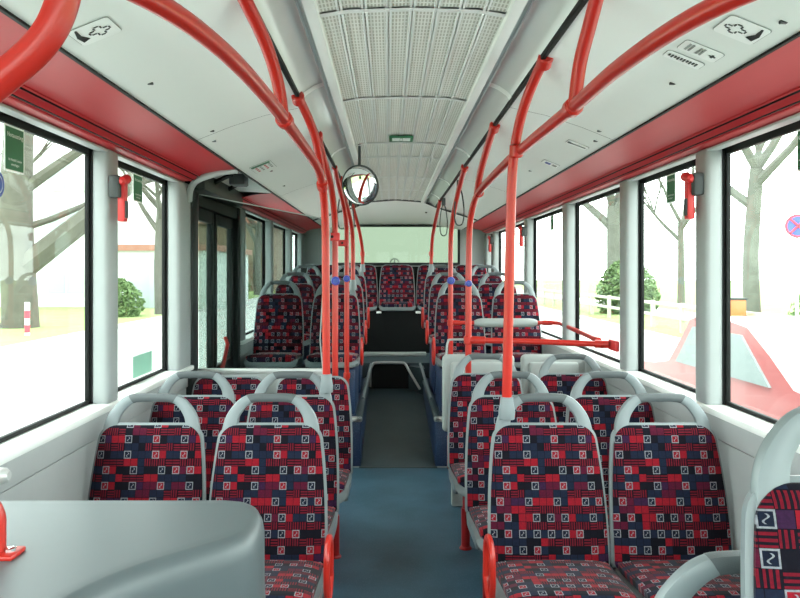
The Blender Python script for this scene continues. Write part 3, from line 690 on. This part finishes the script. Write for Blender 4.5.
hammer(1, 6.93, 1.82, 'red emergency hammer on the pillar behind the pram bay')
hammer(1, 9.1, 1.83, 'red emergency hammer on the rearmost pillar by the bench')
# ------------------------------------------------------------------ stickers
def wall_sticker(s, y0, y1, z0, z1, mat, label, lines=(), border=True, name='window_sticker'):
    x = s*1.272
    t = thing(name, label, 'sticker', (x, (y0+y1)/2, z0))
    if border: part('border', MB().box(min(x, x+s*.001), max(x, x+s*.001), y0-.006, y1+.006, z0-.006, z1+.006), 'white', t, smooth=False)
    part('sheet', MB().box(min(x-s*.001, x+s*.0005), max(x-s*.001, x+s*.0005), y0, y1, z0, z1), mat, t, smooth=False)
    for txt, sz, fz in lines:
        text_part('lettering', txt, sz, 'white', t, (x-s*.0015, (y0+y1)/2, z0+(z1-z0)*fz), (0, s*-1, 0) if s > 0 else (0, 1, 0), (0, 0, 1), .0008)
L3 = [('Notausstieg', .021, .82), ('Im Notfall Scheibe', .0115, .24), ('einschlagen', .0115, .13)]
wall_sticker(-1, 2.35, 2.465, 1.825, 1.96, 'green', 'green emergency exit sticker with white lettering on the window by the console', L3)
wall_sticker(-1, 3.53, 3.65, 1.84, 1.96, 'green', 'green emergency exit sticker on the window just ahead of the door', L3)
wall_sticker(1, 3.52, 3.62, 1.835, 1.96, 'green', 'green emergency exit sticker on the window behind the front pillar, pram bay side', L3)
wall_sticker(1, 2.36, 2.46, 1.835, 1.96, 'green', 'green emergency exit sticker on the big window ahead of the front pillar', L3)
wall_sticker(1, 6.12, 6.22, 1.85, 1.96, 'green', 'green emergency exit sticker on the window behind the pram bay', L3)
wall_sticker(-1, 3.52, 3.80, 1.00, 1.10, 'greenp', 'pale green notice at the lower corner of the window ahead of the door', ())
t = thing('round_sticker', 'round dark blue sticker on the window by the console', 'sticker', (-1.27, 2.30, 1.77))
part('disc', MB().lathe([(.042, 0), (.042, .001)], 24, (-1.272, 2.30, 1.77), (1, 0, 0)), 'blueink', t)
part('ring', MB().lathe([(.030, 0), (.030, .0012)], 24, (-1.2709, 2.30, 1.77), (1, 0, 0)), 'white', t)
part('symbol', MB().lathe([(.026, 0), (.026, .0014)], 24, (-1.2698, 2.30, 1.77), (1, 0, 0)), 'blueink', t)
# plates on the sloping side panels of the ceiling; e = position across, y = along
def on_panel(s, e):                         # e in 0..1 from the track to the red cove
    pr = [(.44, 2.203), (.60, 2.168), (.75, 2.118), (.89, 2.062)]
    x = .44+.45*e
    for a, b in zip(pr[:-1], pr[1:]):
        if x <= b[0]+1e-6: break
    z = a[1]+(b[1]-a[1])*(x-a[0])/(b[0]-a[0]); d = Vector((b[0]-a[0], 0, b[1]-a[1])).normalized()
    return Vector((s*x, 0, z)), Vector((s*d.x, 0, d.z))
def plate(s, e, y, we, wy, label, marks, mat='white', rounded=True, name='ceiling_sign'):
    o, ax = on_panel(s, e); o.y = y; ay = Vector((0, 1, 0)); n = Vector((-s*abs(ax.z), 0, -abs(ax.x))).normalized()
    t = thing(name, label, 'sign', o+n*.002)
    def quad(poly, lift):
        return [tuple(o+ax*p[0]+ay*p[1]+n*lift) for p in poly]
    def add(nm, poly, m, lift):
        a = quad(poly, lift); b = quad(poly, lift-.0012); k = len(poly)
        part(nm, MB().add(a+b, [tuple(range(k)), tuple(range(k, 2*k))[::-1]]+[(i, (i+1) % k, k+(i+1) % k, k+i) for i in range(k)]), m, t, smooth=False)
    def rr(w, h, r):
        return [(sx*(w/2-r)+r*math.cos(a), sy*(h/2-r)+r*math.sin(a)) for sx, sy, a0 in ((1, 1, 0), (-1, 1, 90), (-1, -1, 180), (1, -1, 270)) for a in [math.radians(a0+q) for q in (0, 30, 60, 90)]]
    add('frame', rr(we+.004, wy+.004, .012), 'greyink', .002); add('face', rr(we, wy, .011), mat, .0035)
    for nm, poly, m in marks: add(nm, poly, m, .005)
    return t
def cross_marks(cx, cy, a, w, m='ink'):
    """outline of a cross, drawn with thin bars"""
    b = a/3; c = [(b, a), (b, b), (a, b), (a, -b), (b, -b), (b, -a), (-b, -a), (-b, -b), (-a, -b), (-a, b), (-b, b), (-b, a)]
    out = []
    for i in range(12):
        p, q = Vector(c[i]), Vector(c[(i+1) % 12]); d = (q-p).normalized(); nn = Vector((-d.y, d.x))*w; p = p+d*.12*a; q = q-d*.12*a
        out.append(('cross_bar', [tuple(Vector((cx, cy))+v) for v in (p-nn, q-nn, q+nn, p+nn)], m))
    return out
def rect(x0, x1, y0, y1): return [(x0, y0), (x1, y0), (x1, y1), (x0, y1)]
wedge = [('wedge', [(.042, .030), (.046, -.005), (.036, -.045), (.031, -.045), (.033, -.008), (.022, .020)], 'ink')]
plate(-1, .80, 1.86, .105, .105, 'white ceiling plate with cross outline and black wedge, door side', cross_marks(-.012, .0, .026, .002)+wedge)
plate(1, .80, 1.85, .105, .11, 'white ceiling plate with cross outline and black wedge, pram bay side', cross_marks(-.015, .0, .026, .002)+wedge)
plate(1, .76, 2.05, .11, .075, 'white ceiling notice with small print and a cross mark', [('text_bar', rect(-.040+.010*i+(.012 if i > 1 else 0), -.034+.010*i+(.012 if i > 1 else 0), -.026, .02), 'greyink') for i in range(4)]+[('cross_bar', rect(.026, .044, -.003, .003), 'ink'), ('cross_bar', rect(.032, .038, -.010, .010), 'ink')])
plate(1, .74, 2.145, .11, .055, 'white ceiling notice strip with one line of small print', [('text_line', rect(-.046+.009*i, -.041+.009*i, -.012, .004+.005*(i % 2)), 'ink') for i in range(10)])
plate(1, .82, 3.50, .10, .075, 'ceiling plate with dark wedge above the seat rows, pram bay side', [('wedge', [(-.045, -.012), (-.015, -.004), (.04, -.01), (.042, .0), (-.015, .006), (-.045, .018)], 'ink')])
plate(1, .83, 4.10, .09, .09, 'small pale ceiling notice with blue mark, pram bay side', [('mark', rect(-.03, .0, -.02, .02), 'blueink'), ('mark', rect(.012, .035, -.02, .02), 'greyink')])
mk = [('green_bar', rect(-.055, .055, -.125, -.08), 'green')]
for i in range(12): mk.append(('pictogram', rect(-.05+.026*(i % 4), -.038+.026*(i % 4), -.06+.05*(i//4), -.035+.05*(i//4)), ('greyink', 'redink')[i % 2]))
plate(-1, .78, 4.30, .12, .27, 'ceiling notice with green bar and rows of pictograms near the door', mk, mat='ceil')
# green exit sign on the middle ceiling
t = thing('exit_sign', 'small green sign with two white pictogram squares on the ceiling', 'sign', (.0, 4.36, 2.27))
part('face', MB().box(-.068, .068, 4.25, 4.40, 2.262, 2.2725, .002), 'green', t)
for x in (-.03, .03): part('pictogram', MB().box(x-.022, x+.022, 4.27, 4.36, 2.2605, 2.2625), 'white', t, smooth=False)
part('running_figure', MB().box(-.006, .006, 4.28, 4.35, 2.2604, 2.2625), 'white', t, smooth=False)
# little dark caps in the side panels
for s in (-1, 1):
    for y, e in ((1.28, .80), (1.74, .90), (2.35, .84), (3.15, .83), (3.32, .90), (4.5, .75), (5.2, .8)):
        o, ax = on_panel(s, e)
        part('panel_cap', MB().box(o.x-.009, o.x+.009, y-.006, y+.006, o.z-.004, o.z+.004, .002), 'darkgrey', ce)
# emblem outside the rear window
t = thing('emblem', 'round three pointed star emblem on the tail behind the rear window', 'emblem', (.005, 10.1, 1.58))
part('ring', MB().tube([(.005+.055*math.cos(a*math.pi/12), 10.09, 1.625+.055*math.sin(a*math.pi/12)) for a in range(24)], .006, 6, closed=True), 'darkgrey', t)
for a in (90, 210, 330):
    part('star_arm', MB().tube([(.005, 10.09, 1.625), (.005+.053*math.cos(math.radians(a)), 10.09, 1.625+.053*math.sin(math.radians(a)))], [.010, .002], 6), 'darkgrey', t)
part('mount', MB().box(-.05, .06, 10.06, 10.12, 1.50, 1.575), 'darkgrey', t)
# ------------------------------------------------------------------ outside
GZ = -.35
def ground(name, x0, x1, y0, y1, z, mat): return struct(name, MB().box(x0, x1, y0, y1, z-.1, z), mat, False)
ground('street', -9.0, 7.5, -60, 160, GZ, 'road')
ground('verge_right', 7.5, 120, -60, 160, GZ+.08, 'grass')
ground('verge_left', -140, -9.0, -60, 160, GZ+.08, 'grass')
for i, x in enumerate((-9.05, 7.45)): struct('kerb_%d' % (i+1), MB().box(x, x+.15, -60, 160, GZ-.05, GZ+.12, .02), 'kerb')
ground('footpath', 10.6, 13.0, -60, 160, GZ+.10, 'kerb')
def branch(mb, p, d, L, r, depth, rng, spread=.55, up=.15):
    n = 5; pts = [p]; q = p.copy(); dd = d.copy()
    for i in range(n):
        dd = (dd+Vector((rng.uniform(-1, 1), rng.uniform(-1, 1), rng.uniform(-.6, 1)))*.12+Vector((0, 0, up*.2))).normalized()
        q = q+dd*L/n; pts.append(q.copy())
    mb.tube(pts, [r*(1-.62*i/n) for i in range(n+1)], 7 if r > .05 else 4, caps=False)
    if depth <= 0: return
    k = 3 if depth > 1 else 4
    for i in range(k):
        a = pts[rng.randint(2, n)]
        nd = (dd+Vector((rng.uniform(-1, 1), rng.uniform(-1, 1), rng.uniform(-.3, .9)))*spread*1.5).normalized()
        branch(mb, a, nd, L*rng.uniform(.55, .8), r*.52, depth-1, rng, spread, up)
def tree(label, x, y, h, r, seed, mat='bark', fork=None, depth=4):
    rng = random.Random(seed); t = thing('tree', label, 'tree', (x, y, GZ), 0, 'leafless street trees')
    tp = sm([(x, y, GZ-.1), (x+.05*r, y, GZ+.4), (x+rng.uniform(-.3, .3)*r, y, GZ+h*.5), (x+rng.uniform(-.5, .5)*r, y, GZ+h)], 4)
    part('trunk', MB().tube(tp, [r*(1.35 if i == 0 else 1.0-.35*i/len(tp)) for i in range(len(tp))], 14), mat, t)
    b = MB()
    for i in range(5):
        a = 2*math.pi*i/5+rng.uniform(-.4, .4)
        branch(b, tp[-1-(i % 3)], Vector((math.cos(a)*.8, math.sin(a)*.8, rng.uniform(.5, 1.1))).normalized(), h*.75, r*.5, depth-1, rng)
    if fork:
        for d, L, rr in fork: branch(b, Vector((x, y, GZ+d[3])), Vector(d[:3]).normalized(), L, rr, 3, rng, .4, .05)
    part('branches', b, mat, t)
tree('massive leafless tree with a low limb on the grass outside the console window', -11.9, 24.0, 7.5, .62, 3, depth=5, fork=[((.74, -.05, .60, 1.9), 11.0, .40), ((.8, .1, .5, 4.4), 6.0, .2), ((.6, .2, .2, 3.2), 5.0, .12)])
tree('slim leafless tree behind the massive one near the white building', -17.5, 33.0, 5.0, .2, 5)
tree('sturdy pale tree beside the no stopping sign', 9.62, 20.0, 4.6, .25, 8, 'barkpale', depth=5)
tree('broad tree behind the white rail fence', 10.75, 36.0, 5.0, .44, 9, 'barkpale', depth=5)
tree('thin distant tree beside the footpath', 15.5, 40.0, 4.5, .22, 10, 'barkpale', depth=4)
tree('wide tree far along the verge beyond the hedge', 11.0, 60.0, 6.0, .35, 12, 'barkpale')
tree('leafless tree outside the door', -9.7, 31.5, 4.5, .25, 13, 'bark')
tree('dark leafless tree seen through the second door leaf', -10.2, 58.0, 5.0, .4, 14, 'bark')
def bush(label, x, y, rx, ry, h, n, seed):
    rng = random.Random(seed); t = thing('bush', label, 'bush', (x, y, GZ), 0, 'green bushes along the street')
    mb = MB()
    for i in range(n):
        a = rng.uniform(0, 2*math.pi); u = rng.random()**.4; zz = rng.random()
        w = math.sin(math.pi*min(1, .25+zz*.75))**.6
        p = Vector((x+rx*u*w*math.cos(a), y+ry*u*w*math.sin(a), GZ+.05+h*zz)); s = rng.uniform(.06, .13)*max(1, h/2)
        d1 = Vector((rng.uniform(-1, 1), rng.uniform(-1, 1), rng.uniform(-1, 1))).normalized(); d2 = d1.orthogonal().normalized()
        mb.add([p-d1*s, p-d2*s*.5, p+d1*s, p+d2*s*.5], [(0, 1, 2, 3)])
    o = part('foliage', mb, 'leaf', t, smooth=False); o['kind'] = 'stuff'
    part('stems', MB().tube([(x, y, GZ), (x+.05, y, GZ+h*.7)], [.06, .02], 6).tube([(x, y, GZ), (x-.2*rx, y+.1, GZ+h*.6)], [.04, .015], 6), 'bark', t)
bush('dense green hedge bush in front of the broad tree', 10.1, 32.0, 1.3, 1.5, 2.4, 3500, 1)
bush('low green bush beside the no stopping sign post', 11.5, 19.0, 1.3, 1.3, 1.9, 2200, 2)
bush('small pale bush on the grass before the white building', -10.8, 30.0, .9, .9, 1.5, 1500, 3)
bush('long bush on the grass opposite the door', -11.3, 51.5, 1.6, 4.0, 2.2, 2500, 4)
# rail fence on the verge
t = thing('rail_fence', 'pale two-rail wooden fence along the grass verge', 'fence', (8.4, 26, GZ))
for i in range(14):
    part('fence_post', MB().box(8.34, 8.46, 12+2.4*i, 12.12+2.4*i, GZ, GZ+.95, .01), 'wood', t)
for z in (.45, .82): part('fence_rail', MB().box(8.36, 8.44, 12, 43.5, GZ+z, GZ+z+.10, .01), 'wood', t)
# white building with windows
t = thing('building', 'long white building with rows of windows beyond the grass', 'building', (-22, 40, GZ))
part('wall', MB().box(-45, -13.5, 38, 46, GZ, 7.5), 'facade', t, smooth=False)
part('annex', MB().box(-13.6, -8.7, 37.0, 46, GZ, 2.6), 'facade', t, smooth=False)
part('annex_roof_edge', MB().box(-13.7, -8.5, 36.8, 46.2, 2.55, 2.85), 'roof', t, smooth=False)
for i in range(9):
    for zz in (.3, 3.3, 5.6):
        x = -43+i*3.2
        w = part('window', MB().box(x, x+2.0, 37.93, 38.02, zz, zz+1.6, .02), 'facade', t)
        part('window_glass', MB().box(x+.12, x+.95, 37.90, 37.95, zz+.12, zz+1.48), 'pane', w, smooth=False)
        part('window_glass', MB().box(x+1.05, x+1.88, 37.90, 37.95, zz+.12, zz+1.48), 'pane', w, smooth=False)
part('roller_door', MB().box(-12.9, -11.2, 36.9, 37.1, GZ, 2.1, .02), 'pane', t)
t = thing('building', 'brown clad house far behind the door side trees', 'building', (-20, 80, GZ))
part('wall', MB().box(-30, -11, 70, 85, GZ, 6), 'brown', t, smooth=False)
part('roof', MB().prism([(-31, 6), (-10, 6), (-20.5, 10)], 'y', 69.5, 85.5), 'roof', t, smooth=False)
for i in range(5): part('window', MB().box(-28.5+3.4*i, -27+3.4*i, 69.9, 70.05, 2.4, 4.0), 'pane', t, smooth=False)
# no stopping sign
t = thing('road_sign', 'round blue no stopping sign with red ring on a grey post', 'road sign', (8.1, 15.0, GZ))
part('post', MB().tube([(8.1, 15.03, GZ), (8.1, 15.03, 2.65)], .03, 10), 'trim', t)
part('ring', MB().lathe([(.24, 0), (.24, .01)], 28, (8.1, 14.98, 2.42), (-.4, -1, 0)), 'redink', t)
part('disc', MB().lathe([(.19, 0), (.19, .012)], 28, (8.1, 14.978, 2.42), (-.4, -1, 0)), 'blueink', t)
for sgn in (1, -1):
    dx = Vector((1, -.4, 0)).normalized(); c = Vector((8.095, 14.962, 2.42))
    part('diagonal', MB().tube([c-dx*.14*sgn-Vector((0, 0, .14)), c+dx*.14*sgn+Vector((0, 0, .14))], .022, 6), 'redink', t)
t = thing('marker_post', 'short red and white marker post on the grass edge', 'post', (-8.7, 18.6, GZ))
part('post', MB().tube([(-10.2, 21, GZ), (-10.2, 21, GZ+1.0)], .07, 10), 'white', t)
for z in (.15, .55): part('red_band', MB().tube([(-10.2, 21, GZ+z), (-10.2, 21, GZ+z+.22)], .075, 10), 'redink', t)
# vehicles
def vehicle(label, x, y, L, Wd, H, mat, van=False):
    t = thing('van' if van else 'car', label, 'van' if van else 'car', (x+Wd/2, y+L/2, GZ))
    g = GZ
    if van: pr = [(y, g+.3), (y+L, g+.3), (y+L, g+H*.5), (y+L*.92, g+H*.55), (y+L*.8, g+H*.95), (y+L*.75, g+H), (y+.1, g+H), (y, g+H*.9)]
    else: pr = [(y, g+.3), (y+L, g+.28), (y+L, g+.62), (y+L*.93, g+.78), (y+L*.74, g+.88), (y+L*.6, g+H*.97), (y+L*.5, g+H), (y+L*.3, g+H*.98), (y+L*.12, g+.95), (y+.03, g+.88)]
    bm = MB().prism([(p.y, p.z) for p in sm([(0, a, b) for a, b in pr]+[(0, *pr[0])], 2)[:-1]], 'x', x, x+Wd)
    part('body', bm, mat, t)
    for xs in (x-.01, x+Wd+.01):
        if van: q = [(y+L*.62, g+H*.55), (y+L*.84, g+H*.55), (y+L*.76, g+H*.9), (y+L*.62, g+H*.9)]
        else: q = [(y+L*.2, g+.92), (y+L*.68, g+.9), (y+L*.57, g+H*.93), (y+L*.32, g+H*.93)]
        part('side_window', MB().prism(q, 'x', xs-.012, xs+.012), 'pane', t, smooth=False)
    for yy in (y+L*.18, y+L*.82):
        for xs in (x, x+Wd-.2):
            w = part('wheel', MB().lathe([(.25, 0), (.31, .03), (.31, .19), (.25, .22)], 20, (xs-.01, yy, g+.31), (1, 0, 0)), 'tyre', t)
            part('hubcap', MB().lathe([(.18, -.01), (.18, .23)], 16, (xs-.01, yy, g+.31), (1, 0, 0)), 'trim', w)
vehicle('red car standing beside the bus below the seat row windows', 3.0, 5.2, 4.1, 1.7, 1.40, 'carred')
t = thing('litter_bin', 'orange box-shaped bin on a post at the kerb near the pale tree', 'bin', (7.98, 17.5, GZ))
part('post', MB().tube([(7.98, 17.6, GZ), (7.98, 17.6, .9)], .03, 8), 'trim', t)
part('box', MB().box(7.78, 8.18, 17.3, 17.6, .38, .86, .03), 'caror', t)
part('lid', MB().box(7.76, 8.20, 17.28, 17.62, .86, .90, .01), 'darkgrey', t)
